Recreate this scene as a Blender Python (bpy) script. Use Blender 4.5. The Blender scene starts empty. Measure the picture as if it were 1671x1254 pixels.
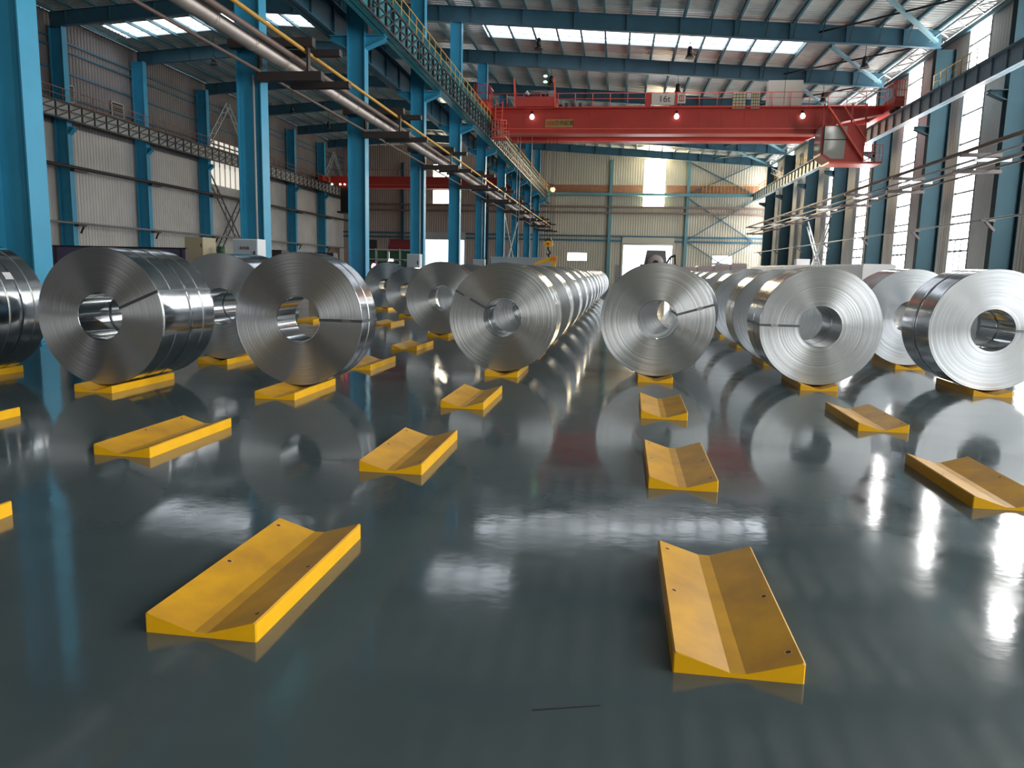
import bpy, math, random
from mathutils import Matrix, Vector
random.seed(7)
PI = math.pi
S = bpy.context.scene
COL = S.collection

# ------------------------------------------------------------------ camera
F_PX, PITCH, YAW, ROLL, CAM_Z = 1239.3, .1486, .1315, .0232, 1.55
fwd = Vector((-math.sin(YAW)*math.cos(PITCH), math.cos(YAW)*math.cos(PITCH), -math.sin(PITCH)))
rgt = Vector((math.cos(YAW), math.sin(YAW), 0))
dwn = fwd.cross(rgt)
r2 = rgt*math.cos(ROLL) - dwn*math.sin(ROLL)
d2 = rgt*math.sin(ROLL) + dwn*math.cos(ROLL)
cam = bpy.data.cameras.new('camera'); co = bpy.data.objects.new('camera', cam); COL.objects.link(co)
m = Matrix.Identity(4)
for i in range(3):
    m[i][0] = r2[i]; m[i][1] = -d2[i]; m[i][2] = -fwd[i]
m[2][3] = CAM_Z
co.matrix_world = m
cam.sensor_fit = 'HORIZONTAL'; cam.sensor_width = 36; cam.lens = 36*F_PX/1671
cam.clip_start = .05; cam.clip_end = 500
S.camera = co

# ------------------------------------------------------------------ world, view
w = bpy.data.worlds.new('overcast_sky'); S.world = w; w.use_nodes = True
bg = w.node_tree.nodes['Background']
bg.inputs[0].default_value = (.86, .93, 1, 1); bg.inputs[1].default_value = 2.6
S.view_settings.view_transform = 'Standard'; S.view_settings.look = 'None'
S.view_settings.gamma = 1; S.view_settings.use_curve_mapping = False
S.view_settings.exposure = 0.85
DAY_RIGHT, DAY_ROOF, DAY_SUN, DAY_LEFT = 9.5, 2.2, 60.0, .35     # radiance of the daylit window and roof panes
S.cycles.max_bounces = 9; S.cycles.diffuse_bounces = 4; S.cycles.glossy_bounces = 6
S.cycles.sample_clamp_indirect = 6; S.cycles.caustics_refractive = False

# ------------------------------------------------------------------ materials
def mat(name, col, rough=.5, metal=0., var=0., vscale=3., bump=0., bscale=30., coat=0., aniso=0., spec=.5, stretch=None):
    M = bpy.data.materials.new(name); M.use_nodes = True
    nt = M.node_tree; b = nt.nodes['Principled BSDF']
    b.inputs['Base Color'].default_value = (*col, 1); b.inputs['Roughness'].default_value = rough
    b.inputs['Metallic'].default_value = metal; b.inputs['Coat Weight'].default_value = coat
    b.inputs['Coat Roughness'].default_value = .08; b.inputs['Specular IOR Level'].default_value = spec
    tc = nt.nodes.new('ShaderNodeTexCoord')
    src = tc.outputs['Object']
    if stretch:
        mp = nt.nodes.new('ShaderNodeMapping'); mp.inputs['Scale'].default_value = stretch
        nt.links.new(src, mp.inputs[0]); src = mp.outputs[0]
    if var:
        n = nt.nodes.new('ShaderNodeTexNoise'); n.inputs['Scale'].default_value = vscale; n.inputs['Detail'].default_value = 5
        nt.links.new(src, n.inputs['Vector'])
        r = nt.nodes.new('ShaderNodeValToRGB'); e = r.color_ramp.elements
        e[0].position = .3; e[1].position = .72
        e[0].color = (*[max(0, c*(1-var)) for c in col], 1); e[1].color = (*[min(1, c*(1+var)) for c in col], 1)
        nt.links.new(n.outputs['Fac'], r.inputs[0]); nt.links.new(r.outputs[0], b.inputs['Base Color'])
    if bump:
        n2 = nt.nodes.new('ShaderNodeTexNoise'); n2.inputs['Scale'].default_value = bscale; n2.inputs['Detail'].default_value = 3
        nt.links.new(src, n2.inputs['Vector'])
        bp = nt.nodes.new('ShaderNodeBump'); bp.inputs['Strength'].default_value = bump; bp.inputs['Distance'].default_value = .02
        nt.links.new(n2.outputs['Fac'], bp.inputs['Height']); nt.links.new(bp.outputs[0], b.inputs['Normal'])
    if aniso:
        b.inputs['Anisotropic'].default_value = aniso; b.inputs['Anisotropic Rotation'].default_value = .25
        tg = nt.nodes.new('ShaderNodeTangent'); tg.direction_type = 'RADIAL'; tg.axis = 'Y'
        nt.links.new(tg.outputs[0], b.inputs['Tangent'])
    return M

def emit(name, col, strength, base=.6):
    M = mat(name, (base, base, base), .35)
    b = M.node_tree.nodes['Principled BSDF']
    b.inputs['Emission Color'].default_value = (*col, 1); b.inputs['Emission Strength'].default_value = strength
    return M

def floor_mat():
    M = bpy.data.materials.new('grey_epoxy_floor'); M.use_nodes = True
    nt = M.node_tree; N = nt.nodes; L = nt.links; b = N['Principled BSDF']
    tc = N.new('ShaderNodeTexCoord')
    def noise(scale, detail, st):
        mp = N.new('ShaderNodeMapping'); mp.inputs['Scale'].default_value = st; L.new(tc.outputs['Object'], mp.inputs[0])
        n = N.new('ShaderNodeTexNoise'); n.inputs['Scale'].default_value = scale; n.inputs['Detail'].default_value = detail
        L.new(mp.outputs[0], n.inputs['Vector']); return n
    n1 = noise(.9, 6, (1, 1, 1))
    r = N.new('ShaderNodeValToRGB'); e = r.color_ramp.elements
    e[0].position = .33; e[0].color = (.064, .090, .098, 1); e[1].position = .7; e[1].color = (.088, .116, .123, 1)
    L.new(n1.outputs['Fac'], r.inputs[0]); L.new(r.outputs[0], b.inputs['Base Color'])
    n2 = noise(1.6, 7, (1, 1, 1))
    mr = N.new('ShaderNodeMapRange'); mr.inputs[1].default_value = .35; mr.inputs[2].default_value = .75
    mr.inputs[3].default_value = .06; mr.inputs[4].default_value = .15
    L.new(n2.outputs['Fac'], mr.inputs[0]); L.new(mr.outputs[0], b.inputs['Roughness'])
    n3 = noise(3.2, 3, (1, .8, 1)); n4 = noise(26, 2, (.5, 1, 1))
    ad = N.new('ShaderNodeMath'); ad.operation = 'MULTIPLY_ADD'; ad.inputs[1].default_value = .10
    L.new(n4.outputs['Fac'], ad.inputs[0]); L.new(n3.outputs['Fac'], ad.inputs[2])
    bp = N.new('ShaderNodeBump'); bp.inputs['Strength'].default_value = .11; bp.inputs['Distance'].default_value = .012
    L.new(ad.outputs[0], bp.inputs['Height']); L.new(bp.outputs[0], b.inputs['Normal'])
    b.inputs['Specular IOR Level'].default_value = .6
    return M

BLUE = (.038, .29, .47)
M = dict(
    floor=floor_mat(),
    blue=mat('blue_steel_paint', BLUE, .45, var=.12, vscale=.8, spec=.3),
    dblue=mat('dull_blue_steel_paint', (.038, .12, .175), .5, var=.15, vscale=.8),
    rblue=mat('shaded_blue_column_paint', (.016, .040, .052), .8, spec=.2, var=.12, vscale=.8),  # the column blue with shade put into it, offsetting the strong window light
    gird=mat('grey_blue_girder_paint', (.27, .36, .42), .45, var=.1),
    braceb=mat('pale_teal_brace_paint', (.10, .23, .27), .5),
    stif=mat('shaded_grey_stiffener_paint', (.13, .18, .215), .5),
    teal=mat('teal_steel_paint', (.06, .33, .38), .45, var=.1),
    red=mat('crane_red_paint', (.44, .04, .028), .42, var=.12, vscale=.7),
    redlite=mat('crane_trim_red_paint', (.66, .10, .065), .38),
    yellow=mat('yellow_polyurethane', (.92, .49, .006), .33, var=.07, vscale=4, bump=.05, bscale=12, spec=.45),
    hole=mat('dark_rust_bolt_hole', (.12, .018, .006), .8),
    holerim=mat('pale_worn_rim', (.75, .5, .2), .5),
    face=mat('coil_edge_steel', (.585, .625, .665), .34, 1., aniso=.96),
    side=mat('polished_strip_steel', (.55, .58, .615), .16, 1., var=.06, vscale=2, bump=.004, bscale=5, stretch=(1, 14, 1)),
    bore=mat('bore_strip_steel', (.58, .60, .61), .12, 1.),
    strap=mat('blued_packing_strap', (.16, .18, .20), .4, .8),
    strapl=mat('bright_packing_strap', (.62, .65, .67), .25, 1.),
    label=mat('white_paper_tag', (.75, .77, .78), .6),
    roof=mat('galvanised_roof_sheet', (.66, .66, .63), .34, .3, var=.15, vscale=.5),
    purlin=mat('blue_grey_purlin', (.06, .16, .20), .5),
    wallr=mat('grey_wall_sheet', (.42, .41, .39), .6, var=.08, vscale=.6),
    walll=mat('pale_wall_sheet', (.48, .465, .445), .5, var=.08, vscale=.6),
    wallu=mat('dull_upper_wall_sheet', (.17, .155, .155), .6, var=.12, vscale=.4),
    walle=mat('cream_wall_sheet', (.43, .40, .325), .6, var=.06, vscale=.3),
    walleb=mat('brown_grey_wall_sheet', (.37, .31, .27), .6, var=.08, vscale=.3),
    wood=mat('rusty_orange_kick_board', (.30, .13, .07), .7, var=.2),
    dark=mat('dark_brown_steel', (.035, .027, .026), .55),
    black=mat('black_paint', (.012, .012, .013), .5),
    silver=mat('aluminium_pipe_cladding', (.40, .355, .33), .48, .6, var=.12, vscale=2),
    brown=mat('brown_painted_pipe', (.17, .12, .10), .45),
    ypipe=mat('yellow_gas_pipe', (.55, .30, .05), .4),
    gpipe=mat('grey_water_pipe', (.34, .34, .35), .4),
    rail=mat('yellow_handrail_paint', (.58, .33, .06), .5),
    cab=mat('pale_grey_cabinet_paint', (.36, .42, .47), .45),
    cabw=mat('white_cabinet_side', (.62, .68, .72), .45),
    cream=mat('cream_cabinet_paint', (.50, .44, .29), .5),
    purple=mat('purple_board', (.10, .085, .17), .6),
    green=mat('dark_green_machine_paint', (.02, .09, .045), .5),
    white=mat('white_wrapping_film', (.85, .84, .85), .4, bump=.3, bscale=6),
    pink=mat('pinkish_wrapping_film', (.55, .45, .45), .4, bump=.3, bscale=5),
    grey=mat('grey_machine_paint', (.20, .20, .20), .5),
    lace=mat('light_grey_brace_paint', (.42, .45, .46), .45),
    blk_brace=mat('dark_brace_paint', (.07, .07, .08), .5),
    frame=mat('grey_window_frame', (.14, .15, .16), .6),
    orange=mat('orange_sign_face', (.85, .38, .06), .45),
    hook=mat('yellow_hook_paint', (.80, .42, .03), .4),
    ink=mat('dark_lettering', (.05, .03, .02), .6),
    inkr=mat('red_lettering', (.45, .05, .03), .6),
    inkd=mat('faded_red_lettering', (.20, .10, .10), .6),
    redd=mat('dark_red_box_paint', (.17, .015, .018), .5),
    plate=mat('brass_yellow_sign_plate', (.36, .20, .06), .5),
    white_sign=mat('pale_sign_plate', (.50, .46, .40), .5),
    glass=mat('cabin_glass', (.30, .30, .27), .08, .0, spec=.8),
    dayr=emit('daylit_window_pane', (1, .985, .96), DAY_RIGHT),
    dayroof=emit('daylit_roof_pane', (.88, .93, 1), DAY_ROOF),
    daysun=emit('sunlit_window_pane', (1, .80, .50), DAY_SUN),
    daysun2=emit('sunlit_side_pane', (1, .86, .62), 14),
    dayend=emit('daylit_end_wall_pane', (1, .95, .88), 4.0),
    dayl=emit('daylit_left_wall_pane', (1, .93, .8), DAY_LEFT),
    lamp=emit('lit_lamp_glass', (1, .98, .95), 1.6),
    sodium=emit('lit_orange_lamp_glass', (1, .42, .07), 6),
    beacon=emit('lit_red_beacon_glass', (1, .08, .25), 9),
    greenl=emit('lit_green_lamp_glass', (.3, 1, .45), 2),
)

M['worn_shaded'] = mat('worn_shaded_yellow_groove', (.90, .43, .008), .36, var=.07, vscale=3, bump=.05, bscale=12, spec=.45)  # groove wear, with the shade of the slopes browned into the colour too
_nt = M['worn_shaded'].node_tree
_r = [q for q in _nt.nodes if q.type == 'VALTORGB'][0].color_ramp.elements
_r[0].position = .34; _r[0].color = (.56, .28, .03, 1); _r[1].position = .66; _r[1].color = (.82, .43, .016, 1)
# ------------------------------------------------------------------ mesh builder
class MB:
    def __init__(s): s.v = []; s.f = []; s.sm = []
    def poly(s, pts, smooth=False):
        b = len(s.v); s.v += [tuple(p) for p in pts]; s.f.append(tuple(range(b, b+len(pts)))); s.sm.append(smooth)
    def box(s, x0, x1, y0, y1, z0, z1):
        b = len(s.v)
        s.v += [(x, y, z) for z in (z0, z1) for y in (y0, y1) for x in (x0, x1)]
        for f in ((0, 2, 3, 1), (4, 5, 7, 6), (0, 1, 5, 4), (2, 6, 7, 3), (0, 4, 6, 2), (1, 3, 7, 5)):
            s.f.append(tuple(b+i for i in f)); s.sm.append(False)
        return s
    def bar(s, a, c, wx=.1, wz=None, up=(0, 0, 1)):
        wz = wz or wx; a = Vector(a); c = Vector(c); d = (c-a).normalized(); u = Vector(up)
        if abs(d.dot(u)) > .97: u = Vector((0, 1, 0)) if abs(d.y) < .9 else Vector((1, 0, 0))
        sd = d.cross(u).normalized(); u = sd.cross(d)
        b = len(s.v)
        for p in (a, c):
            for i, j in ((-1, -1), (1, -1), (1, 1), (-1, 1)): s.v.append(tuple(p+sd*(wx/2*i)+u*(wz/2*j)))
        for f in ((3, 2, 1, 0), (4, 5, 6, 7), (0, 1, 5, 4), (1, 2, 6, 5), (2, 3, 7, 6), (3, 0, 4, 7)):
            s.f.append(tuple(b+i for i in f)); s.sm.append(False)
        return s
    def tube(s, pts, r, n=10, cap=True):
        pts = [Vector(p) for p in pts]; rings = []
        for k, p in enumerate(pts):
            d = (pts[min(k+1, len(pts)-1)]-pts[max(k-1, 0)]).normalized()
            u = Vector((0, 0, 1)) if abs(d.z) < .9 else Vector((1, 0, 0))
            sd = d.cross(u).normalized(); u = sd.cross(d)
            b = len(s.v); rr = r[k] if isinstance(r, (list, tuple)) else r
            for i in range(n):
                a = 2*PI*i/n; s.v.append(tuple(p+sd*(rr*math.cos(a))+u*(rr*math.sin(a))))
            rings.append(b)
        for b0, b1 in zip(rings, rings[1:]):
            for i in range(n):
                j = (i+1) % n; s.f.append((b0+i, b1+i, b1+j, b0+j)); s.sm.append(True)
        if cap:
            s.f.append(tuple(rings[0]+i for i in range(n))); s.sm.append(False)
            s.f.append(tuple(rings[-1]+n-1-i for i in range(n))); s.sm.append(False)
        return s
    def prism(s, prof, axis, a, b_):
        """extrude closed 2-D profile along axis ('x': prof=(y,z), 'y': prof=(x,z), 'z': prof=(x,y))"""
        def P(p, t): return (t, p[0], p[1]) if axis == 'x' else (p[0], t, p[1]) if axis == 'y' else (p[0], p[1], t)
        n = len(prof); b = len(s.v)
        s.v += [P(p, a) for p in prof]+[P(p, b_) for p in prof]
        for i in range(n):
            j = (i+1) % n; s.f.append((b+i, b+j, b+n+j, b+n+i)); s.sm.append(False)
        s.f.append(tuple(b+n-1-i for i in range(n))); s.sm.append(False)
        s.f.append(tuple(b+n+i for i in range(n))); s.sm.append(False)
        return s
    def lathe_y(s, prof, n=96, smooth=True, a0=0, a1=2*PI, cx=0, cz=0):
        full = abs(a1-a0-2*PI) < 1e-6; m_ = n if full else n+1; b = len(s.v)
        for r, y in prof:
            for i in range(m_):
                a = a0+(a1-a0)*i/n; s.v.append((cx+r*math.cos(a), y, cz+r*math.sin(a)))
        for k in range(len(prof)-1):
            for i in range(n):
                j = (i+1) % m_
                s.f.append((b+k*m_+i, b+k*m_+j, b+(k+1)*m_+j, b+(k+1)*m_+i)); s.sm.append(smooth)
        return s
    def mesh(s, name, mats, recalc=True):
        me = bpy.data.meshes.new(name); me.from_pydata(s.v, [], s.f)
        me.polygons.foreach_set('use_smooth', s.sm)
        for mm in (mats if isinstance(mats, (list, tuple)) else [mats]): me.materials.append(mm)
        if recalc:
            import bmesh
            bm = bmesh.new(); bm.from_mesh(me); bmesh.ops.recalc_face_normals(bm, faces=bm.faces); bm.to_mesh(me); bm.free()
        me.update(); return me
    def obj(s, name, mats, parent=None, loc=(0, 0, 0), recalc=True):
        return link(name, s.mesh(name, mats, recalc), parent, loc)

def link(name, data, parent=None, loc=(0, 0, 0)):
    o = bpy.data.objects.new(name, data); COL.objects.link(o); o.location = loc
    if parent: o.parent = parent
    return o
def tag(o, label=None, cat=None, group=None, kind=None):
    if label: o['label'] = label
    if cat: o['category'] = cat
    if group: o['group'] = group
    if kind: o['kind'] = kind
    return o
def thing(name, label, cat, loc=(0, 0, 0), group=None, rz=0):
    o = link(name, None, None, loc); o.rotation_euler = (0, 0, rz); o.empty_display_size = .2
    return tag(o, label, cat, group)
def box(name, mt, parent, *a, loc=(0, 0, 0)): return MB().box(*a).obj(name, mt, parent, loc)
ORD = 'first second third fourth fifth sixth seventh eighth ninth tenth eleventh twelfth thirteenth fourteenth fifteenth sixteenth seventeenth eighteenth nineteenth twentieth'.split()

# ------------------------------------------------------------------ the hall
XL, XM, XR, YB, YE = -40., -10.5, 20.2, -30., 109.5
YC = [13.17, 22.44, 31.83, 41.62, 51.18, 61.07, 71.69, 81.86, 92.99, 103.0]    # column rows
BAYS = [-24.9, -15.4, -5.9, 3.6]+YC
RIDGE = -27.
def zr(x):                                                     # underside of the rafters
    return 17.28-.0677*(x+10.6) if x > RIDGE else 18.39-.0677*(RIDGE-x)
ZS = 1.22                                                      # roof sheet above that

fl = MB()
fl.poly([(XL-.5, YB-.5, 0), (XR+.6, YB-.5, 0), (XR+.6, YE+.5, 0), (XL-.5, YE+.5, 0)])
tag(fl.obj('floor', M['floor'], recalc=False), 'glossy dark grey epoxy factory floor', kind='structure')

# roof: corrugated sheets with bands of daylight panes
def skybands():
    out = []
    for k in range(len(BAYS)):
        a = BAYS[k]; b_ = BAYS[k+1] if k+1 < len(BAYS) else YE
        c = (a+b_)/2
        right = [(-10., 11.7)]
        if a < 40 or 52 < a < 90: right = []
        if 40 < a < 45: right = [(-11.5, -6.)]
        if a > 90: right = [(3.0, 6.3)]
        left = [(-38.6, -22.)] if 45 < a < 60 else []
        out.append((c-1.35, c+1.75, left+right))
    return out
SKY = skybands()
rb = MB()
def sheet(x0, x1, y0, y1):
    n = max(1, round((y1-y0)/.4)); xs = [x0]+([RIDGE] if x0 < RIDGE < x1 else [])+[x1]
    ys = []
    for i in range(n):
        t = y0+(y1-y0)*i/n; d = (y1-y0)/n
        ys += [(t, 0), (t+d*.62, 0), (t+d*.7, .05), (t+d*.92, .05)]
    ys.append((y1, 0)); b = len(rb.v); m_ = len(ys)
    for x in xs: rb.v += [(x, y, zr(x)+ZS+h) for y, h in ys]
    for k in range(len(xs)-1):
        for i in range(m_-1):
            rb.f.append((b+k*m_+i, b+k*m_+i+1, b+(k+1)*m_+i+1, b+(k+1)*m_+i)); rb.sm.append(False)
y = YB
for (a, b_, xr) in SKY:
    sheet(XL-.3, XR+.4, y, a)
    x = XL-.3
    for (p, q) in sorted(xr):
        sheet(x, p, a, b_); x = q
    sheet(x, XR+.4, a, b_); y = b_
sheet(XL-.3, XR+.4, y, YE+.3)
ceil = tag(rb.obj('ceiling', M['roof'], recalc=False), 'grey corrugated roof sheets on blue purlins', kind='structure')
PURL = [XL+.6+1.65*i for i in range(37)]
for x in PURL:
    if x > XR: continue
    z = zr(x)+ZS-.02
    q = MB().box(x-.035, x+.035, YB, YE, z-.24, z-.01)
    q.box(x-.035, x+.10, YB, YE, z-.25, z-.235)
    q.obj('purlin', M['purlin'], ceil)
for (a, b_, xr) in SKY:
    for (p, q) in xr:
        cuts = [p]+[x for x in PURL if p+.2 < x < q-.2]+[q]
        for u, v in zip(cuts, cuts[1:]):
            pm = MB(); pm.poly([(u+.04, a, zr(u)+ZS+.09), (v-.04, a, zr(v)+ZS+.09), (v-.04, b_, zr(v)+ZS+.09), (u+.04, b_, zr(u)+ZS+.09)])
            pm.poly([(u+.04, b_-.02, zr(u)+ZS+.02), (v-.04, b_-.02, zr(v)+ZS+.02), (v-.04, b_-.02, zr(v)+ZS+.09), (u+.04, b_-.02, zr(u)+ZS+.09)])
            pm.obj('skylight_pane', M['dayroof'], ceil, recalc=False)
        cb = MB()
        for yy, hh in ((a, .1), (b_, .16), (a+(b_-a)*.68, .05)):
            for u, v in zip(cuts, cuts[1:]):
                cb.bar((u, yy, zr(u)+ZS), (v, yy, zr(v)+ZS), .07, hh)
        cb.obj('skylight_curb', M['lace'], ceil)

# corrugated wall helper: vertical ribs, along 'y' at x=c or along 'x' at y=c
def ribbed(mb, along, c, a, b_, z0, z1, h, pitch=.32):
    n = max(1, round((b_-a)/pitch)); pts = []
    for i in range(n):
        t = a+(b_-a)*i/n; d = (b_-a)/n
        pts += [(t, 0), (t+d*.55, 0), (t+d*.65, h), (t+d*.9, h)]
    pts.append((b_, 0)); b = len(mb.v)
    for z in (z0, z1):
        mb.v += [((c+o, t, z) if along == 'y' else (t, c+o, z)) for t, o in pts]
    m_ = len(pts)
    for i in range(m_-1):
        mb.f.append((b+i, b+i+1, b+m_+i+1, b+m_+i)); mb.sm.append(False)
    return mb

# left wall
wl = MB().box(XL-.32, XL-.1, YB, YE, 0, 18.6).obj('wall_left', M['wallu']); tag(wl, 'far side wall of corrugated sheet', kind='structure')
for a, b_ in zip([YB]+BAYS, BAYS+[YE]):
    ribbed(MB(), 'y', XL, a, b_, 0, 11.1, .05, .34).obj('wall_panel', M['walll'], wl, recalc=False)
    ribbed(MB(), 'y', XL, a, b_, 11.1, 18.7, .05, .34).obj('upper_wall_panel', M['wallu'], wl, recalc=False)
    box('kick_board', M['wood'], wl, XL+.1, XL+.16, a+.4, b_-.4, 11.6, 12.9)
for z in (13.2, 14.9, 16.4, 17.0):
    box('girt', M['dblue'], wl, XL+.05, XL+.17, YB, YE, z-.07, z+.07)
# right wall: windows between corrugated piers
WIN = [49.35+9.63*k for k in range(-8, 7)]
wr = MB().box(XR, XR+.25, YB, YE, 0, .85).box(XR, XR+.25, YB, YE, 16.7, 18.2).obj('wall_right', M['wallr'])
tag(wr, 'grey corrugated side wall with tall bright windows', kind='structure')
edges = [YB]
for c in WIN: edges += [c-1.37, c+1.37]
edges.append(YE)
for a, b_ in zip(edges[::2], edges[1::2]):
    p = ribbed(MB(), 'y', XR, a, b_, .85, 16.7, -.012, .34)
    p.box(XR+.05, XR+.25, a, b_, .85, 16.7)
    p.obj('wall_panel', M['wallr'], wr, recalc=False)
RAILZ = [.85, 3.3, 4.0, 5.4, 6.75, 8.2, 9.65, 11.35, 13.5, 15.3, 16.7]
for k, c in enumerate(WIN):
    wn = link('window_%d' % (k+1), None, None, (XR, c, 0)); tag(wn, kind='structure')
    fr = MB()
    for yy in (-1.34, 1.34): fr.box(-.04, .22, yy-.04, yy+.04, .85, 16.7)
    for z in RAILZ: fr.box(.02, .2, -1.32, 1.32, z-.05, z+.05)
    for z0, z1 in zip(RAILZ[:3], RAILZ[1:3]):
        for yy in (.55, -.25): fr.box(.02, .2, yy-.045, yy+.045, z0, z1)
    fr.obj('window_frame', M['frame'], wn)
    for z0, z1 in zip(RAILZ, RAILZ[1:]):
        g = MB(); g.poly([(.14, -1.32, z0+.03), (.14, 1.32, z0+.03), (.14, 1.32, z1-.03), (.14, -1.32, z1-.03)])
        g.obj('pane', M['dayr'], wn, recalc=False)

# end wall with door, windows and sun-struck tall window
OPEN = [(-28., -21.9, 0, 5.85), (.85, 7.6, 0, 5.6), (3.25, 6.2, 10.75, 17.1), (-7.0, -4.2, 3.1, 4.25), (13.1, 15.8, 3.15, 4.25),
        (-26.6, -24.1, 14.1, 16.3), (-26.6, -24.1, 10.8, 12.7), (-33.3, -32.4, 2.4, 3.9)]
we = MB().box(XL, XR, YE+.3, YE+.5, 18.3, 20.2).obj('wall_far', M['walle']); tag(we, 'cream end wall with a big open door', kind='structure')
xs = sorted({XL, XM, XR, *[o[0] for o in OPEN], *[o[1] for o in OPEN]})
for a, b_ in zip(xs, xs[1:]):
    holes = sorted((o[2], o[3]) for o in OPEN if o[0] <= a and o[1] >= b_)
    z = 0; segs = []
    for h0, h1 in holes:
        if h0 > z: segs.append((z, h0))
        z = h1
    segs.append((z, 18.9))
    for z0, z1 in segs:
        ribbed(MB(), 'x', YE, a, b_, z0, z1, -.025, .34).obj('wall_panel', M['walle' if a >= XM else 'walleb'], we, recalc=False)
n = len(WIN)
for o_, mt in ((OPEN[2], 'daysun'), (OPEN[3], 'dayend'), (OPEN[4], 'dayend'), (OPEN[5], 'daysun2'), (OPEN[6], 'daysun2'), (OPEN[7], 'dayend')):
    n += 1
    wn = link('window_%d' % n, None, None, ((o_[0]+o_[1])/2, YE, o_[2])); tag(wn, kind='structure')
    hw = (o_[1]-o_[0])/2; hh = o_[3]-o_[2]
    fr = MB()
    for x in (-hw, hw): fr.box(x-.04, x+.04, -.02, .2, 0, hh)
    for z in (0, hh): fr.box(-hw, hw, -.02, .2, z-.04, z+.04)
    fr.obj('window_frame', M['frame'], wn)
    g = MB(); g.poly([(-hw, .1, 0), (hw, .1, 0), (hw, .1, hh), (-hw, .1, hh)]); g.obj('pane', M[mt], wn, recalc=False)
for i, (o_, nm) in enumerate(((OPEN[1], 'door_1'), (OPEN[0], 'door_2'))):
    d = link(nm, None, None, ((o_[0]+o_[1])/2, YE, 0)); tag(d, kind='structure'); hw = (o_[1]-o_[0])/2
    fr = MB()
    for x in (-hw-.12, hw+.12): fr.box(x-.12, x+.12, -.2, .1, 0, o_[3]+.2)
    fr.box(-hw-.2, hw+.2, -.25, .1, o_[3], o_[3]+.9)
    fr.obj('door_frame', M['walle' if i == 0 else 'lace'], d)
    MB().tube([(-hw, -.1, o_[3]-.05), (hw, -.1, o_[3]-.05)], .12, 8).obj('shutter_roll', M['lace'], d)
for x in (-1.2, 9.35): box('end_post', M['braceb'], we, x-.2, x+.2, YE-.35, YE-.06, 0, 17)
for z in (6.0, 6.6, 9.8, 10.6):
    mt = 'brown' if z > 9 else 'dblue'
    box('girt', M[mt], we, XM, XR, YE-.5 if z > 9 else YE-.2, YE-.08, z-.12, z+.12)
    box('girt', M[mt], we, XL, XM, YE-.5 if z > 9 else YE-.2, YE-.08, z-.12, z+.12)
box('walkway_beam', M['braceb'], we, XM, XR-1.5, YE-1.1, YE-.1, 12.1, 12.45)
box('kick_board', M['wood'], we, XM, 3.2, YE-.1, YE-.05, 12.6, 13.6)
box('kick_board', M['wood'], we, 6.4, XR-1.5, YE-.1, YE-.05, 12.6, 13.6)
for i in range(16):
    x = 11.2+i*.48; box('rail_post', M['rail'], we, x-.025, x+.025, YE-1.05, YE-1.0, 12.45, 13.7)
box('guard_rail', M['rail'], we, 11., 18.7, YE-1.05, YE-1.0, 13.66, 13.72)
for z0, z1 in ((0.6, 6.), (6.2, 11.8), (12.4, 16.6)):
    for a, b_ in ((9.5, 18.3), (18.3, 9.5)):
        MB().bar((a, YE-.3, z0), (b_, YE-.3, z1), .14).obj('brace', M['dblue'], we)
# unseen back wall behind the camera; its glowing windows are added to brighten coil faces
bk = MB().box(XL, XR, YB-.3, YB-.1, 18.6, 20.2).obj('wall_back', M['wallr']); tag(bk, kind='structure')
ADDED_OPEN = [OPEN[2], OPEN[5], OPEN[6]]
xs = sorted({XL, XM, XR, *[o[0] for o in ADDED_OPEN], *[o[1] for o in ADDED_OPEN]})
for a, b_ in zip(xs, xs[1:]):
    z = 0; segs = []
    for h0, h1 in sorted((o[2], o[3]) for o in ADDED_OPEN if o[0] <= a and o[1] >= b_):
        if h0 > z: segs.append((z, h0))
        z = h1
    for z0, z1 in segs+[(z, 18.9)]:
        ribbed(MB(), 'x', YB, a, b_, z0, z1, .025, .34).obj('wall_panel', M['walle' if a >= XM else 'walleb'], bk, recalc=False)
for o_ in ADDED_OPEN:
    n += 1
    wn = link('window_%d' % n, None, None, ((o_[0]+o_[1])/2, YB, o_[2])); tag(wn, kind='structure')  # added light for the coil faces, no window known here
    hw = (o_[1]-o_[0])/2; hh = o_[3]-o_[2]
    g = MB(); g.poly([(-hw, -.1, 0), (hw, -.1, 0), (hw, -.1, hh), (-hw, -.1, hh)]); g.obj('pane', M['dayend'], wn, recalc=False)
    fr = MB()
    for x in (-hw, hw): fr.box(x-.04, x+.04, -.15, .02, 0, hh)
    for z in (0, hh): fr.box(-hw, hw, -.15, .02, z-.04, z+.04)
    fr.obj('window_frame', M['frame'], wn)

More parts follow.
